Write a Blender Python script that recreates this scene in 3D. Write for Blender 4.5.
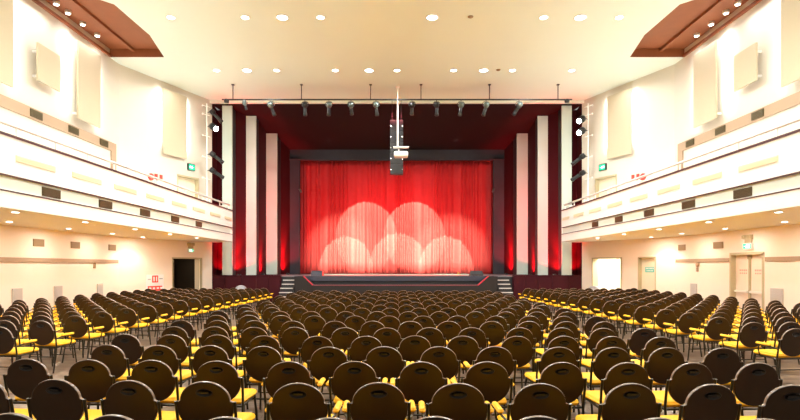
import bpy, bmesh, math, random
from mathutils import Vector, Matrix
random.seed(7)
SC = bpy.context.scene
COL = SC.collection
PI = math.pi
for o in list(bpy.data.objects):
    bpy.data.objects.remove(o)

# ------------------------------------------------------------------ camera
F, X0, Y0, H = 533.33, 397.0, 266.3, 1.78      # focal length in pixels, vanishing point, eye height
cam_d = bpy.data.cameras.new('camera')
cam_d.lens = 24; cam_d.sensor_width = 36; cam_d.sensor_fit = 'HORIZONTAL'
cam_d.shift_x = (400 - X0) / 800.0
cam_d.shift_y = (Y0 - 210) / 800.0
cam = bpy.data.objects.new('camera', cam_d); COL.objects.link(cam)
cam.location = (0, 0, H); cam.rotation_euler = (PI / 2, 0, 0)
SC.camera = cam

# ------------------------------------------------------------------ world, exposure
w = bpy.data.worlds.new('world'); SC.world = w; w.use_nodes = True
w.node_tree.nodes['Background'].inputs[0].default_value = (1.0, 0.96, 0.90, 1)
w.node_tree.nodes['Background'].inputs[1].default_value = 0.26
vs = SC.view_settings
vs.view_transform = 'Standard'; vs.look = 'None'; vs.gamma = 1.0; vs.use_curve_mapping = False
vs.exposure = 0.3
SC.cycles.use_denoising = True
SC.cycles.max_bounces = 8
SC.cycles.diffuse_bounces = 5
SC.cycles.sample_clamp_indirect = 8.0
SC.cycles.caustics_reflective = False
SC.cycles.caustics_refractive = False

WARM = (0.96, 0.98, 0.97)
def area(name, loc, size, power, color=WARM, rot=(0, 0, 0), size_y=None, spread=None, shape=None):
    l = bpy.data.lights.new(name, 'AREA'); l.energy = power; l.color = color; l.size = size
    if size_y: l.shape = 'RECTANGLE'; l.size_y = size_y
    if shape: l.shape = shape
    if spread is not None: l.spread = math.radians(spread)
    o = bpy.data.objects.new(name, l); COL.objects.link(o); o.location = loc; o.rotation_euler = rot
    return o
def spot(name, loc, target, power, angle, blend=0.1, color=WARM, radius=0.05):
    l = bpy.data.lights.new(name, 'SPOT'); l.energy = power; l.color = color
    l.spot_size = math.radians(angle); l.spot_blend = blend; l.shadow_soft_size = radius
    o = bpy.data.objects.new(name, l); COL.objects.link(o); o.location = loc
    o.rotation_euler = (Vector(target) - Vector(loc)).to_track_quat('-Z', 'Y').to_euler()
    return o

CZ = 9.93            # ceiling height
# house lights: one wide lamp over each bank of downlights
for yy in (7.0, 12.5, 17.45, 22.16):
    for xx in (-6.0, 0.0, 6.0):
        area('house_light', (xx, yy, CZ - 0.12), 0.6, 290, WARM, shape='DISK')
# wall washers in the ceiling slots
for s in (-1, 1):
    for yy in (4.0, 10.5, 16.2, 18.6):
        area('wall_washer', (s * 10.75, yy, 9.85), 0.3, 30, WARM, (0, -s * math.radians(-12), 0), size_y=1.6)
    area('wall_washer_end', (s * 9.7, 22.6, 9.75), 0.3, 40, WARM, (0, s * math.radians(12), 0), size_y=1.6)
    # fill added behind the parapets to brighten the ceiling; no lamps known there
    for yy in (3.0, 9.0, 14.0, 19.0, 23.0):
        area('balcony_uplight', (s * 9.3, yy, 3.75), 0.4, 48, (0.92, 1.0, 0.98), (PI, 0, 0), size_y=3.0)

# ------------------------------------------------------------------ materials
def mat(name, col, rough=0.6, metal=0.0, emit=None, estr=0.0, noise=0.0, nscale=5.0, bump=0.0, spec=None, coat=0.0):
    m = bpy.data.materials.new(name); m.use_nodes = True
    nt = m.node_tree; b = nt.nodes['Principled BSDF']
    b.inputs['Base Color'].default_value = (*col, 1); b.inputs['Roughness'].default_value = rough
    b.inputs['Metallic'].default_value = metal
    if coat: b.inputs['Coat Weight'].default_value = coat; b.inputs['Coat Roughness'].default_value = 0.2
    if spec is not None: b.inputs['Specular IOR Level'].default_value = spec
    if emit: b.inputs['Emission Color'].default_value = (*emit, 1); b.inputs['Emission Strength'].default_value = estr
    if noise or bump:
        tc = nt.nodes.new('ShaderNodeTexCoord'); n = nt.nodes.new('ShaderNodeTexNoise')
        n.inputs['Scale'].default_value = nscale; n.inputs['Detail'].default_value = 4
        nt.links.new(tc.outputs['Object'], n.inputs['Vector'])
        if noise:
            r = nt.nodes.new('ShaderNodeMix'); r.data_type = 'RGBA'
            r.inputs[6].default_value = (*[c * (1 - noise) for c in col], 1)
            r.inputs[7].default_value = (*[min(1, c * (1 + noise)) for c in col], 1)
            nt.links.new(n.outputs['Fac'], r.inputs[0]); nt.links.new(r.outputs[2], b.inputs['Base Color'])
        if bump:
            bp = nt.nodes.new('ShaderNodeBump'); bp.inputs['Strength'].default_value = bump; bp.inputs['Distance'].default_value = 0.01
            nt.links.new(n.outputs['Fac'], bp.inputs['Height']); nt.links.new(bp.outputs[0], b.inputs['Normal'])
    return m

M = {}
M['plaster'] = mat('white_plaster', (0.66, 0.60, 0.50), 0.8, noise=0.02, nscale=2)
M['cream'] = mat('cream_ceiling_paint', (0.80, 0.87, 0.78), 0.75, noise=0.015, nscale=1)
M['peach'] = mat('peach_wall_paint', (0.88, 0.75, 0.62), 0.8, noise=0.02)  # warm downlight tint under the balconies, put into the wall colour
M['beige'] = mat('beige_paint', (0.40, 0.28, 0.18), 0.8)
M['panelc'] = mat('acoustic_panel_fabric', (0.54, 0.46, 0.32), 0.95, noise=0.03, nscale=30)
M['terra'] = mat('terracotta_paint', (0.26, 0.075, 0.022), 0.6, noise=0.12, nscale=3)
M['balc'] = mat('balcony_front_white', (0.88, 0.86, 0.80), 0.6)
M['slot'] = mat('balcony_slot_beige', (0.78, 0.72, 0.50), 0.7)
M['ventg'] = mat('vent_olive_metal', (0.10, 0.075, 0.03), 0.5, 0.3)
M['ventl'] = mat('vent_tan_metal', (0.30, 0.20, 0.10), 0.6, 0.1)
M['trimd'] = mat('dark_maroon_trim', (0.06, 0.008, 0.01), 0.5)
M['railw'] = mat('white_rail_paint', (0.85, 0.80, 0.74), 0.35)
M['maroon'] = mat('maroon_paint', (0.045, 0.0022, 0.004), 0.85, spec=0.15, noise=0.06)
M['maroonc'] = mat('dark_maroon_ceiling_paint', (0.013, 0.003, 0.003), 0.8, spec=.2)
M['maroonw'] = mat('maroon_wainscot', (0.045, 0.002, 0.006), 0.6, spec=0.2, noise=0.1)
M['black'] = mat('matt_black_paint', (0.014, 0.013, 0.014), 0.6)
M['portal'] = mat('dark_grey_masking_cloth', (0.028, 0.028, 0.036), 0.8, noise=0.2, nscale=4)
M['finw'] = mat('white_fin_paint', (0.53, 0.60, 0.53), 0.6)
M['fixm'] = mat('black_lamp_housing', (0.02, 0.02, 0.02), 0.35, 0.3)
M['fixg'] = mat('silver_lamp_housing', (0.14, 0.18, 0.17), 0.3, 0.5)
M['chrome'] = mat('chrome', (0.7, 0.7, 0.7), 0.2, 1.0)
M['shell'] = mat('brown_moulded_chair_shell', (0.030, 0.013, 0.002), 0.36, spec=0.3, noise=0.1, nscale=12)
M['cup'] = mat('black_handle_cup', (0.006, 0.004, 0.003), 0.35)
M['yellow'] = mat('yellow_vinyl', (0.95, 0.50, 0.008), 0.55, spec=0.25, noise=0.04, nscale=20)
M['frame'] = mat('dark_chair_steel', (0.05, 0.045, 0.03), 0.3, 0.7)
M['doorw'] = mat('cream_door_paint', (0.78, 0.68, 0.50), 0.5)
M['doorp'] = mat('pale_pink_door_paint', (0.85, 0.70, 0.56), 0.5)
M['jamb'] = mat('olive_beige_door_frame', (0.48, 0.40, 0.24), 0.5)
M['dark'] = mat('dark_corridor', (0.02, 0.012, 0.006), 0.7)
M['darkdoor'] = mat('dark_brown_door', (0.05, 0.028, 0.014), 0.5)
M['greyp'] = mat('grey_grille_paint', (0.50, 0.46, 0.42), 0.7)
M['stagef'] = mat('stage_floor_grey', (0.20, 0.19, 0.20), 0.35, noise=0.1)
M['lip'] = mat('stage_edge_grey', (0.045, 0.045, 0.065), 0.4)
M['redtrim'] = mat('red_edge_trim', (0.65, 0.03, 0.06), 0.5)
M['pitedge'] = mat('dull_pink_edge', (0.22, 0.05, 0.06), 0.6)
M['brownp'] = mat('dark_brown_front_panel', (0.012, 0.006, 0.004), 0.6)
M['nosing'] = mat('pale_stair_nosing', (0.60, 0.55, 0.50), 0.6)
M['lampe'] = mat('lit_downlight_lens', (1, 1, 1), 0.4, emit=(1.0, 0.97, 0.9), estr=9.0)
M['lampb'] = mat('lit_spot_lens', (1, 1, 1), 0.4, emit=(0.95, 0.98, 1.0), estr=40.0)
M['ring'] = mat('downlight_ring', (0.8, 0.75, 0.66), 0.4)
M['exitg'] = mat('green_exit_face', (0.0, 0.3, 0.15), 0.4, emit=(0.0, 0.55, 0.25), estr=1.2)
M['exitw'] = mat('exit_symbol_white', (0.8, 1, 0.9), 0.4, emit=(0.7, 1.0, 0.85), estr=1.3)
M['red'] = mat('sign_red', (0.80, 0.05, 0.03), 0.5)
M['signw'] = mat('sign_white', (0.85, 0.84, 0.82), 0.5)
M['pink'] = mat('faded_pink_print', (0.80, 0.38, 0.30), 0.6)
M['teal'] = mat('teal_sign', (0.12, 0.50, 0.42), 0.5)
M['white'] = mat('white_plastic', (0.80, 0.80, 0.78), 0.35)
M['greyd'] = mat('grey_plastic', (0.35, 0.35, 0.36), 0.3)
M['monitorg'] = mat('dark_grey_carpet', (0.05, 0.05, 0.065), 0.7)
M['binm'] = mat('pale_grey_plastic', (0.28, 0.28, 0.29), 0.3)
M['ypaint'] = mat('yellow_metal', (0.7, 0.45, 0.05), 0.5)

def floor_mat():
    m = bpy.data.materials.new('timber_floor'); m.use_nodes = True; nt = m.node_tree; b = nt.nodes['Principled BSDF']
    tc = nt.nodes.new('ShaderNodeTexCoord'); mp = nt.nodes.new('ShaderNodeMapping')
    br = nt.nodes.new('ShaderNodeTexBrick'); br.inputs['Scale'].default_value = 1.0
    br.inputs['Color1'].default_value = (0.38, 0.27, 0.19, 1); br.inputs['Color2'].default_value = (0.22, 0.145, 0.10, 1)
    br.inputs['Mortar'].default_value = (0.08, 0.04, 0.02, 1); br.inputs['Mortar Size'].default_value = 0.004
    br.inputs['Brick Width'].default_value = 1.6; br.inputs['Row Height'].default_value = 0.11
    nt.links.new(tc.outputs['Object'], mp.inputs[0]); nt.links.new(mp.outputs[0], br.inputs[0])
    n = nt.nodes.new('ShaderNodeTexNoise'); n.inputs['Scale'].default_value = 6
    mx = nt.nodes.new('ShaderNodeMix'); mx.data_type = 'RGBA'; mx.blend_type = 'MULTIPLY'; mx.inputs[0].default_value = 0.4
    nt.links.new(tc.outputs['Object'], n.inputs[0]); nt.links.new(br.outputs[0], mx.inputs[6]); nt.links.new(n.outputs['Fac'], mx.inputs[7])
    nt.links.new(mx.outputs[2], b.inputs['Base Color']); b.inputs['Roughness'].default_value = 0.3
    return m
M['floor'] = floor_mat()
def curtain_mat():
    m = mat('red_velvet', (0.50, 0.014, 0.016), 0.75, noise=0.12, nscale=3)
    m.node_tree.nodes['Principled BSDF'].inputs['Sheen Weight'].default_value = 0.06
    m.node_tree.nodes['Principled BSDF'].inputs['Sheen Tint'].default_value = (1, 0.35, 0.3, 1)
    return m
M['curtain'] = curtain_mat()

# ------------------------------------------------------------------ mesh builder
class MB:
    def __init__(s): s.v = []; s.f = []; s.sm = []; s.mi = []; s.m = 0
    def add(s, vs, fs, smooth=False):
        b = len(s.v); s.v += [tuple(v) for v in vs]
        for f in fs:
            s.f.append(tuple(b + i for i in f)); s.sm.append(smooth); s.mi.append(s.m)
    def box(s, x0, x1, y0, y1, z0, z1, mtx=None):
        x0, x1 = sorted((x0, x1)); y0, y1 = sorted((y0, y1)); z0, z1 = sorted((z0, z1))
        vs = [Vector(p) for p in ((x0,y0,z0),(x1,y0,z0),(x1,y1,z0),(x0,y1,z0),(x0,y0,z1),(x1,y0,z1),(x1,y1,z1),(x0,y1,z1))]
        if mtx: vs = [mtx @ v for v in vs]
        s.add(vs, [(0,3,2,1),(4,5,6,7),(0,1,5,4),(1,2,6,5),(2,3,7,6),(3,0,4,7)])
    def rbox(s, x0, x1, y0, y1, z0, z1, r, mtx=None, taper=0.0):
        # box with rounded plan corners and rounded top and bottom edges
        r = min(r, (x1-x0)/2*.98, (y1-y0)/2*.98); rings = []
        hz = (z1 - z0) / 2; rz = min(r, hz)
        for (ins, z) in ((rz*.9, z0), (rz*.25, z0+rz*.35), (0, z0+rz), (0, z1-rz), (rz*.25, z1-rz*.35), (rz*.9, z1)):
            ring = []
            for cx, cy, a0 in ((x1-r, y1-r, 0), (x0+r, y1-r, 90), (x0+r, y0+r, 180), (x1-r, y0+r, 270)):
                for k in range(4):
                    a = math.radians(a0 + k*30)
                    px, py = cx + (r-ins*.99)*math.cos(a), cy + (r-ins*.99)*math.sin(a)
                    if ins >= r: px, py = cx, cy
                    if taper: px *= 1 - taper*(y1-py)/(y1-y0)
                    ring.append((px, py, z))
            rings.append(ring)
        n = 16; vs = [Vector(p) for rg in rings for p in rg]
        if mtx: vs = [mtx @ v for v in vs]
        fs = [tuple(range(n-1, -1, -1)), tuple((5*n + i) for i in range(n))]
        for q in range(5):
            for i in range(n): j = (i+1) % n; fs.append((q*n+i, q*n+j, (q+1)*n+j, (q+1)*n+i))
        s.add(vs, fs, True)
    def tube(s, pts, r, n=8, caps=True):
        pts = [Vector(p) for p in pts]; vs = []; prev = None
        for i, p in enumerate(pts):
            if i == 0: d = pts[1]-p
            elif i == len(pts)-1: d = p-pts[i-1]
            else: d = (pts[i+1]-p).normalized() + (p-pts[i-1]).normalized()
            d.normalize()
            if prev is None:
                up = Vector((0,0,1)) if abs(d.z) < .9 else Vector((1,0,0)); a = d.cross(up).normalized()
            else:
                a = (prev - d*prev.dot(d)).normalized()
            prev = a; b = d.cross(a); rr = r[i] if isinstance(r, (list, tuple)) else r
            for k in range(n): t = 2*PI*k/n; vs.append(p + a*math.cos(t)*rr + b*math.sin(t)*rr)
        fs = []
        for q in range(len(pts)-1):
            for k in range(n): j = (k+1) % n; fs.append((q*n+k, q*n+j, (q+1)*n+j, (q+1)*n+k))
        s.add(vs, fs, True)
        if caps:
            m = len(pts)-1
            s.add(vs[:n], [tuple(range(n-1,-1,-1))]); s.add(vs[m*n:], [tuple(range(n))])
    def prism(s, poly, z0, z1):
        n = len(poly)
        if sum(poly[i][0]*poly[(i+1)%n][1]-poly[(i+1)%n][0]*poly[i][1] for i in range(n)) < 0: poly = poly[::-1]
        vs = [(x,y,z0) for x,y in poly] + [(x,y,z1) for x,y in poly]
        fs = [tuple(range(n-1,-1,-1)), tuple(range(n,2*n))] + [(i,(i+1)%n,n+(i+1)%n,n+i) for i in range(n)]
        s.add(vs, fs)
    def lathe(s, prof, c=(0,0,0), n=20, mtx=None):
        vs = []
        for r, z in prof:
            for k in range(n): t = 2*PI*k/n; vs.append(Vector((r*math.cos(t), r*math.sin(t), z)))
        if mtx: vs = [mtx @ v for v in vs]
        vs = [v + Vector(c) for v in vs]; fs = []
        for q in range(len(prof)-1):
            for k in range(n): j=(k+1)%n; fs.append((q*n+k,q*n+j,(q+1)*n+j,(q+1)*n+k))
        fs.append(tuple(range(n-1,-1,-1))); L=(len(prof)-1)*n; fs.append(tuple(L+k for k in range(n)))
        s.add(vs, fs, True)
    def mesh(s, name, mats):
        me = bpy.data.meshes.new(name); me.from_pydata(s.v, [], s.f)
        me.polygons.foreach_set('use_smooth', s.sm); me.polygons.foreach_set('material_index', s.mi)
        for m in (mats if isinstance(mats, (list, tuple)) else [mats]): me.materials.append(m)
        me.update(); return me
    def build(s, name, m, parent=None, loc=None):
        o = bpy.data.objects.new(name, s.mesh(name, m)); COL.objects.link(o)
        if parent: o.parent = parent
        if loc: o.location = loc
        return o
def empty(name, loc=(0,0,0), rz=0):
    o = bpy.data.objects.new(name, None); COL.objects.link(o); o.location = loc; o.rotation_euler = (0,0,rz); o.empty_display_size = .1
    return o
def tag(o, label=None, cat=None, group=None, kind=None):
    if label: o['label'] = label
    if cat: o['category'] = cat
    if group: o['group'] = group
    if kind: o['kind'] = kind
    return o
def struct(o, label=None): o['kind'] = 'structure'; o['label'] = label or o.name.replace('_', ' '); return o
def P(px, py, Y): return Vector(((px-X0)*Y/F, Y, H+(Y0-py)*Y/F))

WX, BY, EX, EY = 11.2, 21.5, 9.12, 26.3       # side wall, bend, end of the angled wall at the stage
YB = -2.5                                      # how far the hall is built behind the camera
SIDE = {-1: 'left', 1: 'right'}

# ------------------------------------------------------------------ floor
b = MB(); b.box(-12.2, 12.2, YB, 27, -0.1, 0.0); struct(b.build('floor', M['floor']), 'brown timber plank hall floor')

# angled wall frame: u runs along the wall from the bend, outward normal away from the hall
def awall(s):
    a = Vector((s*WX, BY, 0)); e = Vector((s*EX, EY, 0)); d = (e-a); L = d.length; d.normalize()
    n = Vector((s*abs(d.y), abs(d.x), 0)).normalized()       # away from the hall
    return a, d, n, L
def aw_u(s, px):       # distance along the angled wall seen at picture column px (left-hand reckoning)
    r = (X0-px)/F; k = (WX-EX)/(EY-BY)
    Y = (WX + k*BY)/(r + k); X = WX - k*(Y-BY)
    return math.hypot(WX-X, Y-BY)
def amtx(s):
    a, d, n, L = awall(s)
    m = Matrix.Identity(4)
    m.col[0] = (*d, 0); m.col[1] = (*n, 0); m.col[2] = (0,0,1,0); m.col[3] = (*a, 1)
    return m      # local x along the wall, local y away from the hall

def wall_with_holes(b, m, u0, u1, z0, z1, holes, t=0.2):
    # wall in local (u, y, z), hall face at y = 0; holes: (ua, ub, za, zb)
    us = sorted({u0, u1, *[h[0] for h in holes], *[h[1] for h in holes]})
    for i in range(len(us)-1):
        a, c = us[i], us[i+1]; hs = sorted([(h[2], h[3]) for h in holes if h[0] <= a+1e-6 and h[1] >= c-1e-6]); z = z0
        for h0, h1 in hs:
            if h0 > z+1e-6: b.box(a, c, 0, t, z, h0, m)
            z = h1
        if z < z1-1e-6: b.box(a, c, 0, t, z, z1, m)

SOF = 2.965       # balcony soffit height
def smtx(s):      # straight side wall: local x = depth (Y), local y away from the hall
    m = Matrix.Identity(4)
    m.col[0] = (0,1,0,0); m.col[1] = (s,0,0,0); m.col[2] = (0,0,1,0); m.col[3] = (s*WX,0,0,1)
    return m
DY0, DY1 = 16.3, 17.9                             # double door in the straight right wall
UD0, UD1 = aw_u(1, 172), aw_u(1, 202)             # open doorway in the angled walls
US0, US1 = aw_u(1, 138), aw_u(1, 156)             # single door, right angled wall
UU0, UU1 = aw_u(1, 177), aw_u(1, 199)             # balcony level doorway
DT = 2.19
for s in (-1, 1):
    m = smtx(s); b = MB()
    hl = [(DY0, DY1, 0, DT)] if s == 1 else []
    wall_with_holes(b, m, YB, BY, 0, SOF+0.2, hl, .35); b.m = 1
    wall_with_holes(b, m, YB, BY, SOF+0.2, 10.4, [], .35)
    struct(b.build('wall_%s' % SIDE[s], [M['peach'], M['plaster']]), '%s side wall of the hall, white above and peach under the balcony' % SIDE[s])
    m = amtx(s); L = awall(s)[3]; b = MB()
    hl = [(UD0, UD1, 0, DT)] + ([(US0, US1, 0, DT)] if s == 1 else [])
    wall_with_holes(b, m, 0, L, 0, SOF+0.2, hl, .35); b.m = 1
    wall_with_holes(b, m, 0, L, SOF+0.2, 9.93, [(UU0, UU1, SOF+.35, 5.98)], .35)
    struct(b.build('wall_%s_angled' % SIDE[s], [M['peach'], M['plaster']]), '%s angled wall between side wall and stage' % SIDE[s])

# ------------------------------------------------------------------ ceiling
b = MB()
b.prism([(-8.7,YB),(8.7,YB),(8.7,EY),(-8.7,EY)], CZ, CZ+.25)
PIT = [(8.8,16.6),(8.72,18.8),(9.08,20.8),(11.2,20.8),(11.2,14.2)]
for s in (-1, 1):
    for poly in ([(8.7,YB),(11.55,YB),(11.55,14.2),(11.2,14.2),(8.8,16.6),(8.7,16.6)], [(8.7,16.6),(8.8,16.6),(8.72,18.8),(9.08,20.8),(8.7,20.8)],
                 [(8.7,20.8),(11.55,20.8),(11.55,21.6),(9.3,26.3),(8.7,26.3)]):
        b.prism([(s*x, y) for x, y in poly], CZ, CZ+.25)
struct(b.build('ceiling', M['cream']), 'flat cream ceiling')
for s in (-1, 1):
    b = MB()
    b.prism([(s*x, y) for x, y in PIT], CZ+.32, CZ+.42)
    n = len(PIT)
    for i in range(n-1):
        (x0,y0),(x1,y1) = PIT[i], PIT[i+1]
        if i == 3: continue
        if i == 2: y0 = y1 = 20.785
        b.add([(s*x0,y0,CZ+.005),(s*x1,y1,CZ+.005),(s*x1,y1,CZ+.35),(s*x0,y0,CZ+.35)], [(0,1,2,3)])
    b.box(s*10.22, s*10.36, 15.2, 20.8, CZ+.22, CZ+.33)
    b.box(s*11.12, s*11.2, 14.3, 20.8, CZ+.0, CZ+.1)
    struct(b.build('trim_%d' % (1 if s < 0 else 2), M['terra']), 'recessed terracotta ceiling slot along the %s wall' % SIDE[s])

# ------------------------------------------------------------------ stage house
SZ = 1.30
b = MB()
b.prism([(-9.12,26.6),(9.12,26.6),(9.12,34),(-9.12,34)], SZ-.05, SZ)
struct(b.build('stage_floor', M['stagef']), 'grey stage floor')
b = MB(); b.box(-4.95, 4.85, 26.56, 26.6, 1.05, SZ+.002)
for x in (-3.4, -1.75, 0.0, 1.7, 3.3): b.box(x-.01, x+.01, 26.55, 26.56, 1.05, SZ)
struct(b.build('stage_front_edge', M['lip']), 'blue grey edge board of the stage')
b = MB(); b.box(-9.12, 9.12, 26.62, 26.7, 0, SZ-.05); struct(b.build('stage_front', M['black']), 'black recessed stage front')
b = MB(); b.box(-4.15, 3.95, 25.95, 26.02, 0, .84); b.m = 1; b.box(-4.15, 3.95, 25.93, 26.04, .84, .88)
struct(b.build('pit_rail', [M['brownp'], M['pitedge']]), 'low brown panel in front of the stage with pink red edge')
LOC = {-1: 'left', 1: 'right'}
for s in (-1, 1):
    # wainscot: panelled front beside the stairs
    b = MB(); xs = [9.12, 8.5, 7.65, 6.95, 6.35, 5.75]
    for i in range(5): b.box(s*xs[i]-s*.012, s*xs[i+1]+s*.012, 26.33, 26.4, 0, 1.30)
    b.box(s*9.12, s*5.75, 26.36, 26.62, 0, 1.28); b.box(s*9.12, s*5.75, 26.31, 26.62, 1.30, 1.345)
    struct(b.build('trim_%d' % (3 if s < 0 else 4), M['maroonw']), 'maroon panelled dado beside the %s stage steps' % LOC[s])
    # cheek block with sloping red edge
    b = MB()
    xa, xb, xc = (-5.0, -4.55, -4.1) if s < 0 else (4.9, 4.45, 3.95)
    pr = [(xa,0),(xc,0),(xc,.86),(xb,1.29),(xa,1.29)]
    vs = [(x,25.95,z) for x,z in pr] + [(x,26.56,z) for x,z in pr]; k = 5
    b.add(vs, [tuple(range(k)), tuple(range(2*k-1,k-1,-1))]+[(i,(i+1)%k,k+(i+1)%k,k+i) for i in range(k)])
    b.m = 1
    b.tube([(xb,25.95,1.30),(xc,25.93,.87)], .03, 6)
    struct(b.build('stage_cheek_%s' % LOC[s], [M['brownp'], M['redtrim']]), 'dark sloping cheek of the stage front, %s side' % LOC[s])
    # stairs
    t = empty('stage_steps', (0,0,0)); tag(t, 'short flight of dark steps with pale nosings at the %s end of the stage' % LOC[s], 'steps')
    x0, x1 = (-5.62, -5.02) if s < 0 else (4.92, 5.52)
    b = MB()
    for i in range(6): b.box(x0, x1, 26.55-.28*(i+1), 26.55-.28*i-.002, 0, SZ-.19*(i+1)+.0)
    b.build('step_block', M['black'], t)
    for i in range(6):
        c = MB(); c.box(x0, x1, 26.55-.28*(i+1)-.01, 26.55-.28*(i+1)+.10, SZ-.19*(i+1)-.035, SZ-.19*(i+1)+.008); c.build('nosing', M['nosing'], t)

    # sawtooth side of the stage opening
    def slopeZ(Y): return 9.79-.181*(Y-26.3)
    b = MB()
    for (xa,ya),(xb,yb) in (((9.12,26.3),(9.12,27.05)),((9.12,27.05),(8.17,27.05)),((8.17,27.05),(7.79,27.52)),((7.79,27.52),(7.27,28.1)),((7.27,28.1),(7.27,29.62)),((7.27,29.62),(6.66,30.6)),((6.66,30.6),(6.42,32.0))):
        d = Vector((xb-xa, yb-ya)).normalized(); o_ = Vector((d.y, -d.x)) if False else Vector((-d.y, d.x))
        if o_.x < 0 or (abs(o_.x) < .01 and o_.y < 0): o_ = -o_
        if abs(d.y) < .01: o_ = Vector((0, 1))
        w0 = [(xa,ya),(xb,yb),(xb+o_.x*.06,yb+o_.y*.06),(xa+o_.x*.06,ya+o_.y*.06)]; k = 4
        b = MB(); b.add([(s*x,y,SZ) for x,y in w0]+[(s*x,y,slopeZ(y)+.05) for x,y in w0], [(3,2,1,0),(4,5,6,7)]+[(i,(i+1)%4,4+(i+1)%4,4+i) for i in range(4)])
        struct(b.build('wall_stage_%s' % LOC[s], M['maroon']), 'maroon wall panel between the white fins at the %s of the stage' % LOC[s])
    b = MB(); b.box(s*9.9, s*10.0, 26.5, 34, 0, 10.2); struct(b.build('wall_stage_outer_%s' % LOC[s], M['black']), 'black outer wall of the stage, %s side' % LOC[s])  # unseen wall added to stop world light leaking into the stage
    nm = ['outermost, beside the balcony end', 'middle one of the three', 'innermost, next to the curtain']
    for i, (xa, xb, y, dpt) in enumerate(((8.66,8.17,26.42,.6),(7.79,7.27,27.52,.55),(7.27,6.66,29.62,.95))):
        t = empty('stage_fin', (s*(xa+xb)/2, y, SZ)); tag(t, 'tall white fin on the %s of the stage, %s' % (LOC[s], nm[i]), 'fin', 'white fins beside the stage')
        hw = (xa-xb)/2-.004; zt = slopeZ(y+.05)-SZ-.02; zt2 = slopeZ(y+dpt)-SZ-.02
        c = MB(); c.box(-hw, hw, 0, .1, .03, zt); c.build('front_board', M['finw'], t)
        c = MB(); c.box(-s*hw-.0, -s*hw+s*.12, .101, dpt, .03, zt2); c.build('side_board', M['black'], t)
    # red uplighters standing in the niches
    for (x, y, p, nn, ax, ay) in ((8.75,26.72,13,'outer',8.9,27.3),(7.92,26.8,24,'second',8.1,27.35),(7.12,28.35,22,'third',7.45,28.9),(6.3,30.75,34,'inner',6.75,31.35)):
        t = empty('floor_uplighter', (s*x, y, SZ)); tag(t, 'small black floor uplighter in the %s red niche %s of the curtain' % (nn, LOC[s]), 'stage light', 'uplighters in the red niches')
        c = MB(); c.box(-.07,.07,-.07,.07,0,.09); c.build('housing', M['fixm'], t)
        spot('red_uplight_throw', (s*x, y-.06, SZ+.14), (s*ax, ay, SZ+4.2), p*120, 40, 1.0, (1.0, 0.010, 0.03), .05)
        spot('red_uplight', (s*x, y-.06, SZ+.14), (s*ax, ay, SZ+1.9), p*22, 110, 1.0, (1.0, 0.010, 0.03), .05)

# sloping maroon soffit over the forestage
b = MB(); z0, z1 = 9.79, 9.79-.181*5.7
b.add([(-9.2,26.3,z0),(9.2,26.3,z0),(6.9,32.0,z1),(-6.9,32.0,z1),(-9.2,26.3,z0+.3),(9.2,26.3,z0+.3),(6.9,32.0,z0+.3),(-6.9,32.0,z0+.3)],
      [(0,1,2,3),(4,7,6,5),(0,4,5,1),(1,5,6,2),(2,6,7,3),(3,7,4,0)])
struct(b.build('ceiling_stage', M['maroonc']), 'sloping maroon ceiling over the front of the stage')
b = MB(); b.box(-9.2, 9.2, 26.15, 26.3, 9.79, 9.94); struct(b.build('trim_5', M['cream']), 'cream lip along the top of the stage opening')

# inner portal
b = MB(); b.box(-6.42,-5.84,31.95,32.2,SZ,8.3); b.box(5.78,6.42,31.95,32.2,SZ,8.3); b.box(-6.9,6.9,31.95,32.2,8.15,9.2)
b.box(-6.9,6.9,31.9,31.95,8.15,8.22)
struct(b.build('stage_portal', M['portal']), 'dark grey inner frame around the curtain')
b = MB(); b.box(-9.5, 9.5, 33.8, 34, 0, 10.2); struct(b.build('wall_back', M['black']), 'black wall behind the curtain')

# curtain: pleated, thick
b = MB(); NX, NZ = 900, 10; rnd = random.Random(3)
ph = 0; prof = []
for i in range(NX+1):
    x = -6.2 + 12.4*i/NX
    ph += 2*PI/ (NX/38.0) * (1 + .45*math.sin(x*3.1) + .3*math.sin(x*7.7+1))
    a = .075*(1+.4*math.sin(x*1.7+2)) ; prof.append((x, a*math.sin(ph) + .03*math.sin(ph*.37+1)+.008*math.sin(x*13)))
vs = []
for k in range(NZ+1):
    z = SZ+.03 + (8.5-SZ)*k/NZ; t = k/NZ
    for x, y in prof: vs.append((x + .02*math.sin(z*1.3+x*4)*(1-t), 32.75 + y*(1.0-.35*t), z))
n1 = NX+1
b.add(vs, [(k*n1+i, k*n1+i+1, (k+1)*n1+i+1, (k+1)*n1+i) for k in range(NZ) for i in range(NX)], True)
cu = b.build('stage_curtain', M['curtain'])
sm = cu.modifiers.new('t', 'SOLIDIFY'); sm.thickness = .012
tag(cu, 'closed red velvet stage curtain hanging in pleats, washed by spotlights', 'curtain')

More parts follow.
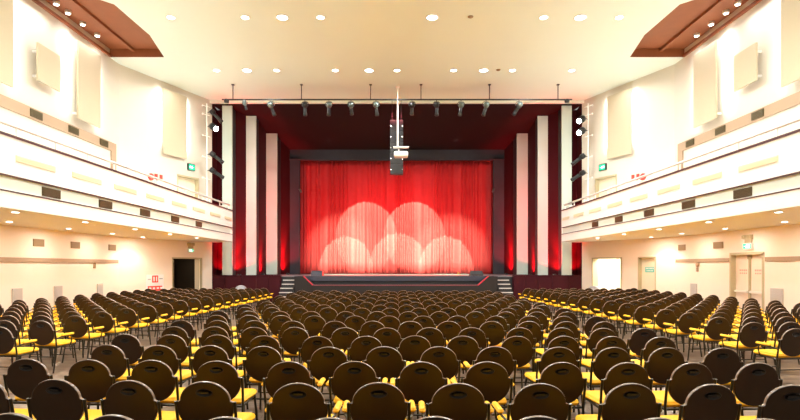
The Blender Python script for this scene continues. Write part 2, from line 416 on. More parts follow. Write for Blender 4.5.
# stage monitors and trestle
t = empty('stage_monitor', (-2.28*0-4.05, 26.95, SZ)); tag(t, 'grey wedge monitor speaker with red end on the stage edge, left of centre', 'speaker')
c = MB(); c.add([(-.28,-.15,0),(.28,-.15,0),(.28,.2,0),(-.28,.2,0),(-.28,-.02,.22),(.28,-.02,.22),(.28,.2,.26),(-.28,.2,.26)],[(0,3,2,1),(4,5,6,7),(0,1,5,4),(1,2,6,5),(2,3,7,6),(3,0,4,7)]); c.build('cabinet', M['monitorg'], t)
c = MB(); c.add([(.281,-.15,0),(.281,.2,0),(.281,.2,.26),(.281,-.02,.22),(.33,-.1,0),(.33,.18,0),(.33,.18,.2),(.33,0,.18)],[(0,1,5,4),(1,2,6,5),(2,3,7,6),(3,0,4,7),(4,5,6,7)]); c.build('end_panel', M['red'], t)
t = empty('stage_monitor', (4.0, 26.95, SZ)); tag(t, 'black wedge monitor speaker on the stage edge, right of centre', 'speaker')
c = MB(); c.add([(-.36,-.15,0),(.36,-.15,0),(.36,.2,0),(-.36,.2,0),(-.26,-.02,.25),(.3,-.02,.25),(.3,.2,.25),(-.26,.2,.25)],[(0,3,2,1),(4,5,6,7),(0,1,5,4),(1,2,6,5),(2,3,7,6),(3,0,4,7)]); c.build('cabinet', M['black'], t)
c = MB(); c.box(-.24,.28,-.145,-.13,.03,.06); c.build('grille', M['maroonw'], t)
c = MB(); c.tube([(3.0,26.75,SZ+.002),(3.06,26.75,SZ+.2),(3.2,26.75,SZ+.01)], .014, 6); c.tube([(3.02,26.75,SZ+.1),(3.14,26.75,SZ+.1)], .01, 6)
o = c.build('cable_stand', M['ypaint']); tag(o, 'tiny yellow metal stand beside the black wedge monitor', 'stand')

# grey domed bins near the front corners of the seating
for s, px, Y in ((-1, 241, 24.3), (1, 594, 23.6)):
    x = (px-X0)*Y/F; c = MB()
    c.lathe([(.25,0),(.28,.03),(.28,.62),(.29,.64),(.29,.68),(.26,.78),(.17,.88),(.05,.915)], n=24)
    o = c.build('domed_bin', M['binm'], loc=(x, Y, 0)); tag(o, 'pale grey dome-topped bin by the front corner of the seating, %s side' % SIDE[s], 'bin')

# ------------------------------------------------------------------ balconies
BX = 7.83
for s in (-1, 1):
    t = empty('balcony', (s*BX, 12, SOF)); t.location = (0,0,0)
    tag(t, 'long white balcony with thin white handrail along the %s wall' % SIDE[s], 'balcony')
    foot = [(BX+.08,YB),(BX+.08,25.3),(9.0,26.28),(9.12,26.28),(WX-.005,BY),(WX-.005,YB)]
    c = MB(); c.prism([(s*x,y) for x,y in foot], SOF, SOF+.3); c.build('soffit_slab', M['balc'], t)
    c = MB(); c.box(s*BX, s*(BX+.08), YB, 25.32, SOF-.01, 3.29); c.build('lower_fascia', M['balc'], t)
    c = MB(); c.box(s*(BX+.05), s*(BX+.1), YB, 25.32, 3.29, 3.62); c.build('vent_band', M['cream'], t)
    c = MB(); c.box(s*BX, s*(BX+.15), YB, 25.34, 3.62, 4.40); c.build('parapet', M['balc'], t)
    c = MB(); c.prism([(s*x,y) for x,y in ((BX,25.34),(8.98,26.26),(9.1,26.26),(BX+.15,25.2))], SOF-.01, 4.40); c.build('end_return', M['balc'], t)
    for z in (3.285, 3.60):
        c = MB(); c.box(s*(BX-.015), s*(BX+.04), YB, 25.34, z, z+.025); c.build('trim_strip', M['trimd'], t)
    c = MB(); c.box(s*(BX-.02), s*(BX+.17), YB, 25.36, 4.40, 4.45); c.build('cap_rail', M['trimd'], t)
    c = MB(); c.tube([(s*(BX+.08),YB,4.67),(s*(BX+.08),25.2,4.67),(s*(BX+1.1),26.05,4.67)], .036, 10); c.build('handrail', M['railw'], t)
    for i in range(-3, 12):
        y = 11.1+1.27*i
        c = MB(); c.box(s*(BX+.068), s*(BX+.092), y-.025, y+.025, 4.45, 4.66); c.build('rail_post', M['railw'], t)
    for i in range(-2, 8):
        y = 10.95+1.9*i
        c = MB(); c.box(s*(BX-.012), s*BX, y, y+(1.27 if i < 7 else .95), 3.93, 4.065)
        c.m = 0
        for k in range(3): c.box(s*(BX-.02), s*(BX-.012), y+.02, y+(1.25 if i < 7 else .93), 3.945+.04*k, 3.965+.04*k)
        c.build('slot_panel', M['slot'], t)
    for i in range(-2, 5):
        y = 11.83+2.26*i
        c = MB(); c.box(s*(BX+.03), s*(BX+.05), y, y+.64, 3.35, 3.55)
        for k in range(5): c.box(s*(BX+.02), s*(BX+.03), y+.03, y+.61, 3.37+.036*k, 3.385+.036*k)
        c.build('vent_grille', M['ventg'], t)
    # bands on the straight walls
    b = MB(); b.box(s*(WX-.05), s*WX, YB, 21.2, 6.29, 6.63); b.box(s*(WX-.05), s*WX, 20.85, 21.2, SOF+.3, 6.29)
    struct(b.build('trim_%d' % (6 if s < 0 else 7), M['beige']), 'beige band framing the %s wall above the balcony' % SIDE[s])
    b = MB(); 
    if s < 0: b.box(s*(WX-.03), s*WX, YB, 21.4, 1.90, 2.04)
    else: b.box(s*(WX-.03), s*WX, YB, DY0-.1, 1.93, 2.06); b.box(s*(WX-.03), s*WX, DY1+.1, 21.4, 1.93, 2.06)
    struct(b.build('trim_%d' % (8 if s < 0 else 9), M['beige']), 'thin beige rail on the %s wall under the balcony' % SIDE[s])
    m = smtx(s); ma = amtx(s)
    ordn = ['first', 'second', 'third', 'fourth', 'fifth', 'sixth', 'seventh', 'eighth', 'ninth', 'tenth', 'eleventh', 'twelfth', 'thirteenth', 'fourteenth', 'fifteenth', 'sixteenth', 'seventeenth', 'eighteenth', 'nineteenth', 'twentieth']
    def vent(Y0_, Y1_, z0, z1, mt, label, grp, off=0.0):
        c = MB(); c.box(s*(WX-off-.03), s*(WX-off), Y0_, Y1_, z0, z1)
        for k in range(4): c.box(s*(WX-off-.04), s*(WX-off-.03), Y0_+.03, Y1_-.03, z0+.03+(z1-z0-.05)*k/4, z0+.05+(z1-z0-.05)*k/4)
        tag(c.build('wall_vent', mt), label, 'vent', grp)
    for i, (a, c_) in enumerate(((16.2,16.75),(18.1,18.66),(20.0,20.55))):
        vent(a, c_, 6.35, 6.58, M['ventg'], 'dark vent in the beige band over the %s balcony, %s from the stage' % (SIDE[s], ordn[2-i]), 'vents above the balconies', .05)
    for i, (a, c_) in enumerate(((16.4,16.9),(18.3,18.8),(20.7,21.2)) if s < 0 else ((18.3,18.85),(20.7,21.2))):
        vent(a, c_, 2.40, 2.63, M['ventl'], 'brown vent high on the %s wall under the balcony, %s from the stage' % (SIDE[s], ordn[(2 if s < 0 else 1)-i]), 'vents under the balconies')
    lows = ((15.5,15.9),(17.4,17.8),(19.9,20.25)) if s < 0 else ((15.45,15.95),(19.9,20.3))
    for i, (a, c_) in enumerate(lows):
        c = MB(); c.box(s*(WX-.04), s*WX, a, c_, .35, 1.13)
        for k in range(8): c.box(s*(WX-.047), s*(WX-.04), a+.03, c_-.03, .40+.088*k, .44+.088*k)
        tag(c.build('return_air_grille', M['greyp']), 'tall pale grey grille low on the %s wall, %s from the stage' % (SIDE[s], ordn[len(lows)-1-i]), 'grille', 'grey grilles low on the walls')
    # acoustic panels
    def wpanel(mtx, u0, u1, z0, z1, off, label, th=.06):
        e = empty('acoustic_panel', (0,0,0)); e.matrix_world = mtx
        tag(e, label, 'wall panel', 'stand-off acoustic wall panels')
        c = MB(); c.box(u0, u1, -off-th, -off, z0, z1); c.build('board', M['panelc'], e)
        for u in (u0+.2, u1-.2):
            for z in (z0+.2, z1-.2): c = MB(); c.box(u-.03, u+.03, -off, -.002, z-.03, z+.03); c.build('bracket', M['railw'], e)
    wpanel(m, 13.5, 15.14, 6.86, 9.5, .25, 'tall cream acoustic panel on the %s wall, cut by the edge of the picture' % SIDE[s])
    wpanel(m, 16.19, 17.27, 7.43, 8.58, .25, 'small square cream acoustic panel between the two tall ones on the %s wall' % SIDE[s])
    wpanel(m, 18.23, 19.6, 6.86, 9.5, .25, 'tall cream acoustic panel just stageward of the square one, %s wall' % SIDE[s])
    wpanel(ma, aw_u(1,160.5), aw_u(1,184), 6.72, 9.58, .12, 'narrow beige acoustic panel on the %s angled wall above the balcony door' % SIDE[s])
    # hidden strip lights behind the panels
    for yy in (13.3, 15.3, 18.05, 19.8):
        area('panel_strip', (s*(WX-.22), yy, 8.4), 2.4, 26, WARM, (0, -s*PI/2, 0), size_y=.08)
    for uu in (aw_u(1,158.5), aw_u(1,186)):
        p = ma @ Vector((uu, -.14, 8.3)); a_, d_, n_, L_ = awall(s)
        o = area('panel_strip', p, 2.4, 14, WARM, (0,0,0), size_y=.08)
        o.rotation_euler = Matrix(((0, d_.x, -n_.x), (0, d_.y, -n_.y), (1, 0, 0))).to_euler() if False else (-n_).to_track_quat('Z', 'X').to_euler()
        q = (n_).to_track_quat('-Z', 'Y'); o.rotation_euler = q.to_euler()
        o.data.size, o.data.size_y = .08, 2.4

    # ---- slot lights
    for i, (y, x) in enumerate(((17.06,10.9),(17.67,10.9),(18.5,10.9),(19.4,10.9))):
        e = empty('slot_spotlight', (s*x, y, CZ+.32)); tag(e, 'small white spotlight in the terracotta slot over the %s wall, %s from the stage' % (SIDE[s], ordn[3-i]), 'ceiling light', 'spotlights in the terracotta slots')
        c = MB(); c.lathe([(.10,0),(.10,-.08),(.085,-.1)]); c.build('housing', M['ring'], e)
        c = MB(); c.lathe([(.075,-.101),(.07,-.108)]); c.build('lens', M['lampe'], e)
    # ---- soffit downlights
    k = 0
    rows = [(8.3, y) for y in (6.3, 8.95, 11.6, 14.2, 16.9, 19.5, 22.1)] + [(10.25, y) for y in (3.6, 6.2, 8.9, 11.5, 14.1, 16.65, 19.2, 21.5)]
    for (x, y) in rows:
        vis = abs(x*F/y) < 400
        if vis:
            rown = 'outer row by the balcony front' if x < 9 else 'inner row by the wall'
            seq = sorted([q for q in rows if q[0] == x], key=lambda q: -q[1]).index((x, y))
            e = empty('soffit_downlight', (s*x, y, SOF)); tag(e, 'round downlight under the %s balcony, %s, %s from the stage' % (SIDE[s], rown, ordn[seq]), 'ceiling light', 'downlights under the balconies')
            c = MB(); c.lathe([(.09,-.001),(.1,-.008),(.075,-.012)]); c.build('ring', M['ring'], e)
            c = MB(); c.lathe([(.07,-.0125),(.065,-.016)]); c.build('lens', M['lampe'], e)
        area('soffit_area', (s*x, y, SOF-.03), .2, 26 if x < 9 else 26, (1.0, .93, .84), shape='DISK')
    spot('soffit_spot', (s*x, y, SOF-.05), (s*(x+(.12 if x > 9 else 0)), y, 0), 60 if x < 9 else 70, 125, .35, (1.0, .90, .80), .06)

    # ---- doorways
    for (u0, u1, z0, z1, lv) in ((UD0, UD1, 0, DT, 'floor'), (UU0, UU1, SOF+.35, 5.98, 'balcony')):
        c = MB()      # frame around the opening, set in the reveal
        c.box(u0, u0+.06, -.015, .34, z0, z1, ma); c.box(u1-.06, u1, -.015, .34, z0, z1, ma); c.box(u0, u1, -.015, .34, z1-.06, z1, ma)
        dn = {('floor',-1):1, ('balcony',-1):2, ('floor',1):3, ('balcony',1):4}[(lv, s)]
        e = c.build('door_%d' % dn, M['jamb']); struct(e, {1:'open dark doorway in the left angled wall', 2:'pale door recess above the left balcony', 3:'open brightly lit doorway in the right angled wall', 4:'pale door recess above the right balcony'}[dn])
        if dn in (2, 4):
            um = (u0+u1)/2
            for a_, b_ in ((u0+.06, um-.005), (um+.005, u1-.06)):
                c = MB(); c.box(a_, b_, .2, .25, z0, z1-.06, ma); c.build('door_leaf', M['doorw'], e)
        elif dn == 1:
            c = MB(); L0, L1 = u0-.4, u1+.35
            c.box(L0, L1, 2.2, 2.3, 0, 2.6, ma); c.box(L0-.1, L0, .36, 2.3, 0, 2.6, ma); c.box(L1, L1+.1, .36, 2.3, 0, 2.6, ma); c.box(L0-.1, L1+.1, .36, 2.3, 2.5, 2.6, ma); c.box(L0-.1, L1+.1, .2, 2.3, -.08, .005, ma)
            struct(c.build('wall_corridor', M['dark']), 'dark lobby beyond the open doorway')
            area('lobby_light', ma @ Vector(((u0+u1)/2, 1.0, 2.45)), .3, 14, (1, .8, .55))
            c = MB(); um = (u0+u1)/2-.1
            c.box(u0+.2, um-.01, 1.6, 1.65, 0, 2.1, ma); c.box(um+.01, u1-.15, 1.6, 1.65, 0, 2.1, ma)
            struct(c.build('door_6', M['darkdoor']), 'dark brown double door inside the lobby')
            c = MB(); c.box(u1-.12, u1-.07, .05, .34, 0.005, z1-.07, ma); c.build('door_leaf', M['doorw'], e)
        else:
            c = MB(); L0, L1 = u0-1.2, u1+.4
            c.box(L0, L1, 2.0, 2.1, 0, 2.6, ma); c.box(L0-.1, L0, .36, 2.1, 0, 2.6, ma); c.box(L1, L1+.1, .36, 2.1, 0, 2.6, ma); c.box(L0-.1, L1+.1, .36, 2.1, 2.6, 2.7, ma); c.box(L0-.1, L1+.1, .2, 2.1, -.08, .005, ma)
            struct(c.build('wall_lobby', M['plaster']), 'bright white lobby beyond the lit doorway')
            p = ma @ Vector(((u0+u1)/2, 1.1, 2.55)); area('lobby_light', p, .8, 160, (1, .97, .88))
            c = MB(); c.box(u0+.1, u0+.14, .05, .34, 0.005, z1-.07, ma); c.build('door_leaf', M['doorw'], e)
            c = MB(); pz = ma @ Vector((0,0,0)); c.box(u0+.55, u0+.85, 1.985, 1.998, 1.4, 1.55, ma)
            tag(c.build('notice', M['pink']), 'faint pink notice inside the bright lobby', 'notice')
# single door with teal sign
m = amtx(1)
c = MB(); c.box(US0, US0+.05, -.015, .34, 0, DT, m); c.box(US1-.05, US1, -.015, .34, 0, DT, m); c.box(US0, US1, -.015, .34, DT-.05, DT, m)
e = c.build('door_5', M['jamb']); struct(e, 'single cream door with teal sign in the right angled wall')
c = MB(); c.box(US0+.05, US1-.05, .16, .21, 0.005, DT-.05, m); c.build('door_leaf', M['doorw'], e)
c = MB(); c.box(US0+.12, US0+.15, .1, .16, 1.0, 1.06, m); c.box(US0+.12, US0+.15, .1, .16, .85, .9, m); c.build('door_handle', M['chrome'], e)
t = empty('door_sign'); t.matrix_world = m; tag(t, 'small teal sign on the single cream door', 'sign')
um = (US0+US1)/2
c = MB(); c.box(um-.24, um+.22, .15, .158, 1.52, 1.75); c.build('plate', M['teal'], t)
c = MB()
for k in range(6): c.box(um-.21+.07*k, um-.17+.07*k, .146, .15, 1.66, 1.72)
for k in range(5): c.box(um-.18+.07*k, um-.14+.07*k, .146, .15, 1.57, 1.61)
c.build('lettering', M['signw'], t)
# double door in the straight right wall
m = smtx(1)
c = MB(); c.box(DY0-.04, DY0+.05, -.02, .34, 0, DT, m); c.box(DY1-.05, DY1+.04, -.02, .34, 0, DT, m); c.box(DY0-.04, DY1+.04, -.02, .34, DT-.04, DT+.04, m)
e = c.build('door_7', M['jamb']); struct(e, 'pale double door with push bars in the right wall')
ym = (DY0+DY1)/2
for a_, b_ in ((DY0+.05, ym-.004), (ym+.004, DY1-.05)):
    c = MB(); c.box(a_, b_, .14, .19, .005, DT-.04, m); l = c.build('door_leaf', M['doorp'], e)
    c = MB(); c.box(a_+.06, b_-.06, .05, .09, .93, .99, m); c.box(a_+.06, a_+.11, .09, .14, .92, 1.0, m); c.box(b_-.11, b_-.06, .09, .14, .92, 1.0, m); c.build('push_bar', M['ring'], l)
    c = MB(); q = (a_+b_)/2
    for k in range(4): c.box(q-.2+.1*k, q-.13+.1*k, .134, .14, 1.62, 1.68, m); c.box(q-.2+.1*k, q-.14+.1*k, .134, .14, 1.53, 1.58, m)
    c.build('lettering', M['pink'], l)
c = MB(); c.box(ym-.03, ym+.03, .08, .14, .3, 2.12, m); c.box(ym-.08, ym+.08, .08, .14, 2.02, 2.14, m); c.build('closer_rod', M['jamb'], e)

# ------------------------------------------------------------------ exit signs
def exit_sign(mtx, u, z, label, wd=.38, hg=.2, proud=.0, pack=False):
    e = empty('exit_sign'); e.matrix_world = mtx; tag(e, label, 'exit sign')
    c = MB(); c.box(u-wd/2, u+wd/2, -proud-.08, 0, z-hg/2, z+hg/2); c.build('casing', M['white'] if pack else M['fixm'], e)
    c = MB(); c.box(u-wd/2+.03, u+wd/2-.03, -proud-.085, -proud-.08, z-hg/2+.025, z+hg/2-.025); c.build('face', M['exitg'], e)
    c = MB(); y0, y1 = -proud-.089, -proud-.085      # running figure, doorway and arrow
    c.box(u-.13, u-.04, y0, y1, z-.05, z+.05); c.box(u+.0, u+.03, y0, y1, z-.02, z+.06); c.box(u-.02, u+.05, y0, y1, z-.005, z+.015)
    c.box(u+.03, u+.06, y0, y1, z-.06, z-.02); c.box(u-.02, u+.01, y0, y1, z-.06, z-.015); c.box(u+.09, u+.14, y0, y1, z-.01, z+.01)
    c.build('running_figure', M['exitw'], e)
    if pack:
        c = MB(); c.box(u-.18, u+.18, -.1, 0, z+.22, z+.36); c.box(u-.14, u-.05, -.16, -.1, z+.24, z+.34); c.box(u+.05, u+.14, -.16, -.1, z+.24, z+.34); c.box(u-.15, u+.15, -.06, -.02, z+.1, z+.22); c.build('battery_pack', M['jamb'], e)
for s in (-1, 1):
    ma = amtx(s)
    exit_sign(ma, aw_u(1, 190.5), 6.42, 'green exit sign above the %s balcony door' % SIDE[s], .42, .3)
exit_sign(amtx(-1), aw_u(1, 190), 2.52, 'green exit sign above the open dark doorway', .34, .17, pack=True)
exit_sign(smtx(1), 16.95, 2.42, 'green exit sign with battery pack above the pale double door', .42, .2, pack=True)

# poster by the dark doorway
m = amtx(-1); t = empty('wall_poster'); t.matrix_world = m; tag(t, 'white poster with red square and red lettered band beside the dark doorway', 'poster')
u0, u1 = aw_u(1, 146), aw_u(1, 163.5)
c = MB(); c.box(u0, u1, -.015, 0, .62, 1.42); c.build('sheet', M['signw'], t)
um = (u0+u1)/2
c = MB(); c.box(um-.16, um+.16, -.018, -.015, 1.08, 1.38); c.box(u0+.08, u1-.08, -.018, -.015, .72, .93); c.build('red_print', M['red'], t)
c = MB(); c.box(um-.10, um-.03, -.021, -.018, 1.13, 1.33); c.box(um+.04, um+.10, -.021, -.018, 1.13, 1.33)
for k in range(4): c.box(u0+.14+.2*k, u0+.26+.2*k, -.021, -.018, .79, .87)
c.build('white_lettering', M['signw'], t)
c = MB(); c.box(u0+.08, um-.22, -.018, -.015, 1.20, 1.24); c.box(um+.22, u1-.06, -.018, -.015, 1.22, 1.26); c.build('grey_line', M['greyd'], t)
# small wall devices
c = MB(); c.lathe([(.09,0),(.09,.04),(.06,.06)], n=16, mtx=Matrix.Rotation(-PI/2, 4, 'Y')); c.box(-.05,-.0,-.05,.05,-.26,-.1)
tag(c.build('wall_sensor', M['beige'], loc=(WX, 19.85, 1.84)), 'small round beige sensor on the right wall below the thin rail', 'sensor')
c = MB(); c.box(0,.05,-.05,.05,-.12,.1); tag(c.build('wall_switch', M['ventl'], loc=(-WX, 19.7, 1.82)), 'small brown switch box on the left wall below the thin rail', 'switch')
for s in (-1, 1):
    ma = amtx(s); u = aw_u(1, 150.5)
    c = MB(); c.lathe([(.15,.01),(.15,.06),(.08,.1)], n=16, mtx=ma.to_3x3().to_4x4() @ Matrix.Rotation(PI/2, 4, 'X'))
    p = ma @ Vector((u, 0, 5.62)); o = c.build('alarm_bell', M['red'], loc=p); tag(o, 'round red alarm bell on the %s angled wall behind the balcony rail' % SIDE[s], 'alarm bell')
    for q, px in enumerate((156, 161)):
        c = MB(); uu = aw_u(1, px); c.box(uu-.08, uu+.08, -.012, 0, 5.52+.02*q, 5.8, ma); c.box(uu-.05, uu+.05, -.02, -.012, 5.58, 5.72, ma)
        tag(c.build('fire_notice', M['red']), 'small red fire notice %s the red bell above the %s balcony' % (('just beside', 'one further along from')[q], SIDE[s]), 'notice')

# ------------------------------------------------------------------ ceiling downlights
def downlight(x, y, big, label, unlit=False):
    e = empty('ceiling_downlight', (x, y, CZ)); tag(e, label, 'ceiling light', 'downlights in the cream ceiling')
    r = .17 if big else .12
    c = MB(); c.lathe([(r+.035,-.001),(r+.045,-.01),(r+.01,-.016)], n=24); c.build('ring', M['ring'], e)
    c = MB(); c.lathe([(r,-.0165),(r-.01,-.022)], n=24); c.build('lens', M['lampe'], e)
A = [(-7.4,0),(-4.97,0),(-3.75,1),(-2.5,0),(1.15,1),(4.8,0),(6.0,1),(7.27,0)]
B = [(-7.5,0),(-6.24,1),(-5.0,0),(-2.56,0),(-1.16,1),(0,0),(2.35,0),(3.6,1),(4.8,0),(7.26,0)]
NUM = ['first','second','third','fourth','fifth','sixth','seventh','eighth','ninth','tenth','eleventh']
for i,(x,g) in enumerate(A): downlight(x, 17.45, g, '%s round downlight, %s from the left in the row nearer the camera' % ('large' if g else 'small', NUM[i]))
for i,(x,g) in enumerate(B): downlight(x, 22.16, g, '%s round downlight, %s from the left in the row nearer the stage' % ('large' if g else 'small', NUM[i]))
for x, y, l in ((2.4,17.4,'nearer the camera'),(4.2,22.1,'nearer the stage')):
    c = MB(); c.lathe([(.09,0),(.09,-.02),(.04,-.05)], n=16); tag(c.build('smoke_detector', M['ventl'], loc=(x,y,CZ)), 'small brown smoke detector among the downlights %s' % l, 'smoke detector')

# ------------------------------------------------------------------ lighting pipe and spotlights
PYY, PZ = 23.9, 9.255
t = empty('lighting_bar', (0, PYY, PZ)); tag(t, 'long black lighting bar hung under the ceiling before the stage', 'lighting bar')
xl, xr = (222-X0)*PYY/F, (572-X0)*PYY/F
c = MB(); c.tube([(xl,0,0),(xr,0,0)], .03, 8); c.build('pipe', M['fixm'], t)
c = MB(); c.tube([(xl+.3,0,-.03),(xr-.3,0,-.03)], .012, 6); c.build('cable', M['fixm'], t)
for px in (233,301.5,370.6,421,489.4,558):
    x = (px-X0)*PYY/F; c = MB(); c.tube([(x,0,0),(x,0,CZ-PZ)], .022, 6); c.box(x-.06,x+.06,-.06,.06,CZ-PZ-.03,CZ-PZ-.001); c.build('hanger', M['fixm'], t)
for px in (226.5, 567):
    x = (px-X0)*PYY/F; c = MB(); c.lathe([(.03,-.09),(.1,-.09),(.12,0),(.1,.06),(.03,.06)], n=12, c=(x,0,-.05)); c.build('end_box', M['fixm'], t)

def fixture(name, loc, target, label, grp, L=.5, r=.09, lit=False, hang=.22, housing='fixm', cat='spotlight', head='fixg', sidearm=None):
    e = empty(name, loc); tag(e, label, cat, grp)
    d = (Vector(target)-Vector(loc)).normalized(); c0 = Vector((0,0,-hang)) if sidearm is None else Vector(sidearm)
    q = d.to_track_quat('-Z', 'Y').to_matrix().to_4x4()
    def tm(v): return (q @ Vector(v)) + c0
    c = MB(); pts = [(r, .18), (r*1.25, .14), (r*1.3, .0), (r, -.05), (r*.85, -.06)]
    c.lathe([(rr, z) for rr, z in pts], c=c0, n=12, mtx=q); c.build('lamp_housing', M[head], e)
    c = MB(); c.lathe([(r*.8,-.06),(r*.8,-L*.8),(r*.95,-L*.82),(r*.95,-L)], c=c0, n=12, mtx=q); c.build('barrel', M[housing], e)
    c = MB(); c.lathe([(r*.85,-L-.001),(r*.8,-L-.01)], c=c0, n=12, mtx=q); c.build('lens', M['lampb'] if lit else M['cup'], e)
    c = MB(); w_ = r*1.6
    if sidearm is None:
        c.tube([(-w_,0,-hang),(-w_,0,-hang*.5),(-w_*.6,0,-.05),(w_*.6,0,-.05),(w_,0,-hang*.5),(w_,0,-hang)], .014, 6); c.tube([(0,0,-.05),(0,0,.0)], .02, 6)
    else:
        c.tube([(0,0,0), c0*.5+Vector((0,0,.06)), c0], .018, 6)
    c.build('yoke', M['fixm'], e)
    return e, tm((0,0,-L-.05)) + Vector(loc)
CY = 32.7
def ct(px, py): return P(px, py, CY)
fx = [(245,'small silver'),(271,'silver'),(305,'dark'),(329,'lit'),(351,'silver'),(376,'silver'),(412,'dark'),(436.6,'dark'),(461,'silver'),(486,'silver'),(519,'silver')]
aims = {271:(330,262,1),329:(322,262,0),351:(364,232,1),376:(395,262,1),412:(410,232,1),436.6:(440,262,0),461:(440,262,0),486:(440,262,1),519:(420,262,0),305:(310,262,0),245:(290,275,0)}
CURT = (0.36, 1.0, 0.66)
for i,(px,k) in enumerate(fx):
    x = (px-X0)*PYY/F; a = aims[px]
    e, tip = fixture('stage_spotlight', (x, PYY-.001, PZ-.048), ct(a[0], a[1]), '%s spotlight on the lighting bar, %s from the left' % (k, NUM[i]), 'spotlights on the lighting bar',
            L=.28 if i == 0 else .5, r=.07 if i == 0 else .095, lit=(k == 'lit'), hang=.15 if i == 0 else .24, head='fixg' if k != 'dark' else 'fixm')
# beams on the curtain
def beam(px, cx, cy, rpx, power, blend=.04):
    x = (px-X0)*PYY/F; o = Vector((x, PYY+.25, PZ-.75)); tgt = ct(cx, cy); dist = (tgt-o).length
    ang = 2*math.degrees(math.atan(rpx*CY/F/dist))
    spot('curtain_spot', o, tgt, power, ang, blend, CURT, .02)
beam(351, 366, 233, 31, 24000, .08)
beam(412, 414, 233, 31, 24000, .08)
beam(329, 346, 267, 28, 42000, .08)
beam(461, 446, 267, 28, 42000, .08)
beam(376, 399, 267, 31, 38000, .08)
beam(271, 345, 258, 47, 19000, .7)
beam(519, 448, 258, 47, 19000, .7)
area('stage_wash', (0, 25.5, 9.3), 6.0, 200, (1.0, .12, .16), ((Vector((0,32.7,3.5))-Vector((0,25.5,9.3))).to_track_quat('-Z','Y').to_euler()), size_y=.3, spread=60)
# warm graze on the portal header
for x in (-3.9, 0.3, 3.4):
    spot('header_spot', (x, 30.4, 9.0), (x, 32, 8.35), 12, 95, .6, (1,.9,.8), .03)

# side boom poles with lamps
for s in (-1, 1):
    px = 207 if s < 0 else 588; Y = 25.1; x = (px-X0)*Y/F
    t = empty('boom_pole', (x, Y, 4.0)); tag(t, 'white vertical lighting pole on the %s side of the stage opening' % SIDE[s], 'lighting pole')
    c = MB(); c.tube([(0,0,-.7),(0,0,5.45)], .028, 8); c.build('pole', M['railw'], t)
    for z in (.9, 1.9, 2.9, 3.9, 4.9, 5.3):
        c = MB(); c.tube([(s*-.0,0,z),(s*.12,.28,z)], .016, 6); c.tube([(-s*.16,-.0,z-.04),(s*.2,0,z+.06)], .014, 6); c.lathe([(.035,-.035),(.045,0),(.035,.035)], c=(s*.2,0,z+.06), n=8); c.build('bracket', M['railw'], t)
    if s < 0: L = ((113,'small black',0),(127,'brightly lit',1),(155,'black',0),(171,'black',0))
    else: L = ((119.4,'brightly lit',1),(131,'brightly lit',1),(157,'black',0),(173.5,'black',0))
    where = ['topmost', 'second from the top', 'third from the top', 'lowest']
    for i,(py,k,lit) in enumerate(L):
        z = H+(Y0-py)*Y/F; pc = Vector((x, Y, z))
        tgt = Vector((s*3, 30, 2)) if not lit else Vector((-s*2, 14, .5))
        fixture('boom_spotlight', (x-s*.03, Y-.03, z), tgt, '%s spotlight on the %s lighting pole, %s' % (k, SIDE[s], where[i]), 'spotlights on the side poles', L=.55 if not lit else .3, r=.13 if lit else .10,
                lit=bool(lit), head='fixm', sidearm=(-s*.30, -.05, -.02))
        if lit: spot('boom_light', pc + Vector((-s*.40, -.5, -.15)), tgt, 700, 50, .5, (1, .95, .85), .06)

# ------------------------------------------------------------------ speaker column, projector
t = empty('speaker_column', (-.02, 25.9, 0)); tag(t, 'tall black hanging speaker column before the curtain header', 'speaker')
zt, zb = 8.86, 6.23; n = 5
for i in range(n):
    z0 = zb+(zt-zb)*i/n; c = MB(); c.box(-.31,.31,-.15,.25,z0+.01,z0+(zt-zb)/n-.01); c.build('speaker_box', M['black'], t)
    c = MB()
    for x in (-.29,.27): c.box(x-.015,x+.035,-.165,-.15,z0+.2,z0+.25)
    c.build('rigging_pin', M['chrome'], t)
c = MB()
for x in (-.22,.22): c.tube([(x,0,zt),(x,0,9.85)], .012, 6)
c.build('hanging_cable', M['fixm'], t)
t = empty('projector', (0, 24.2, 0)); tag(t, 'white ceiling projector hung on a long white pole above the stage front', 'projector')
zc = H+(Y0-154.5)*24.2/F; x = (401-X0)*24.2/F
c = MB(); c.tube([(.03,0,CZ),(.03,0,zc+.33)], .036, 10); c.lathe([(.03,-.04),(.1,-.03),(.1,-.001)], c=(.03,0,CZ), n=14); c.build('pole', M['railw'], t)
c = MB(); c.box(x-.35,x+.35,-.15,.15,zc+.30,zc+.34); c.build('mount_plate', M['white'], t)
c = MB(); c.rbox(x-.32,x+.32,-.24,.22,zc-.14,zc+.12,.08); c.tube([(x-.1,0,zc+.1),(x-.1,0,zc+.32)],.03,6); c.build('body', M['white'], t)
c = MB(); c.lathe([(.08,-.0),(.08,.05),(.06,.06)], c=(x-.05,.22,zc), n=14, mtx=Matrix.Rotation(-PI/2,4,'X')); c.build('projector_lens', M['fixm'], t)
for x, s in ((-5.72,'left'),(5.7,'right')):
    c = MB(); c.tube([(0,0,0),(.12 if x<0 else -.12,-.14,-.2)], .05, 8); c.tube([(0,0,.0),(0,.1,.0)], .02, 6)
    tag(c.build('portal_lamp', M['fixg'], loc=(x-(.1 if x<0 else -.1),31.85,H+(Y0-189)*31.8/F)), 'little silver lamp on the dark %s portal column' % s, 'lamp')

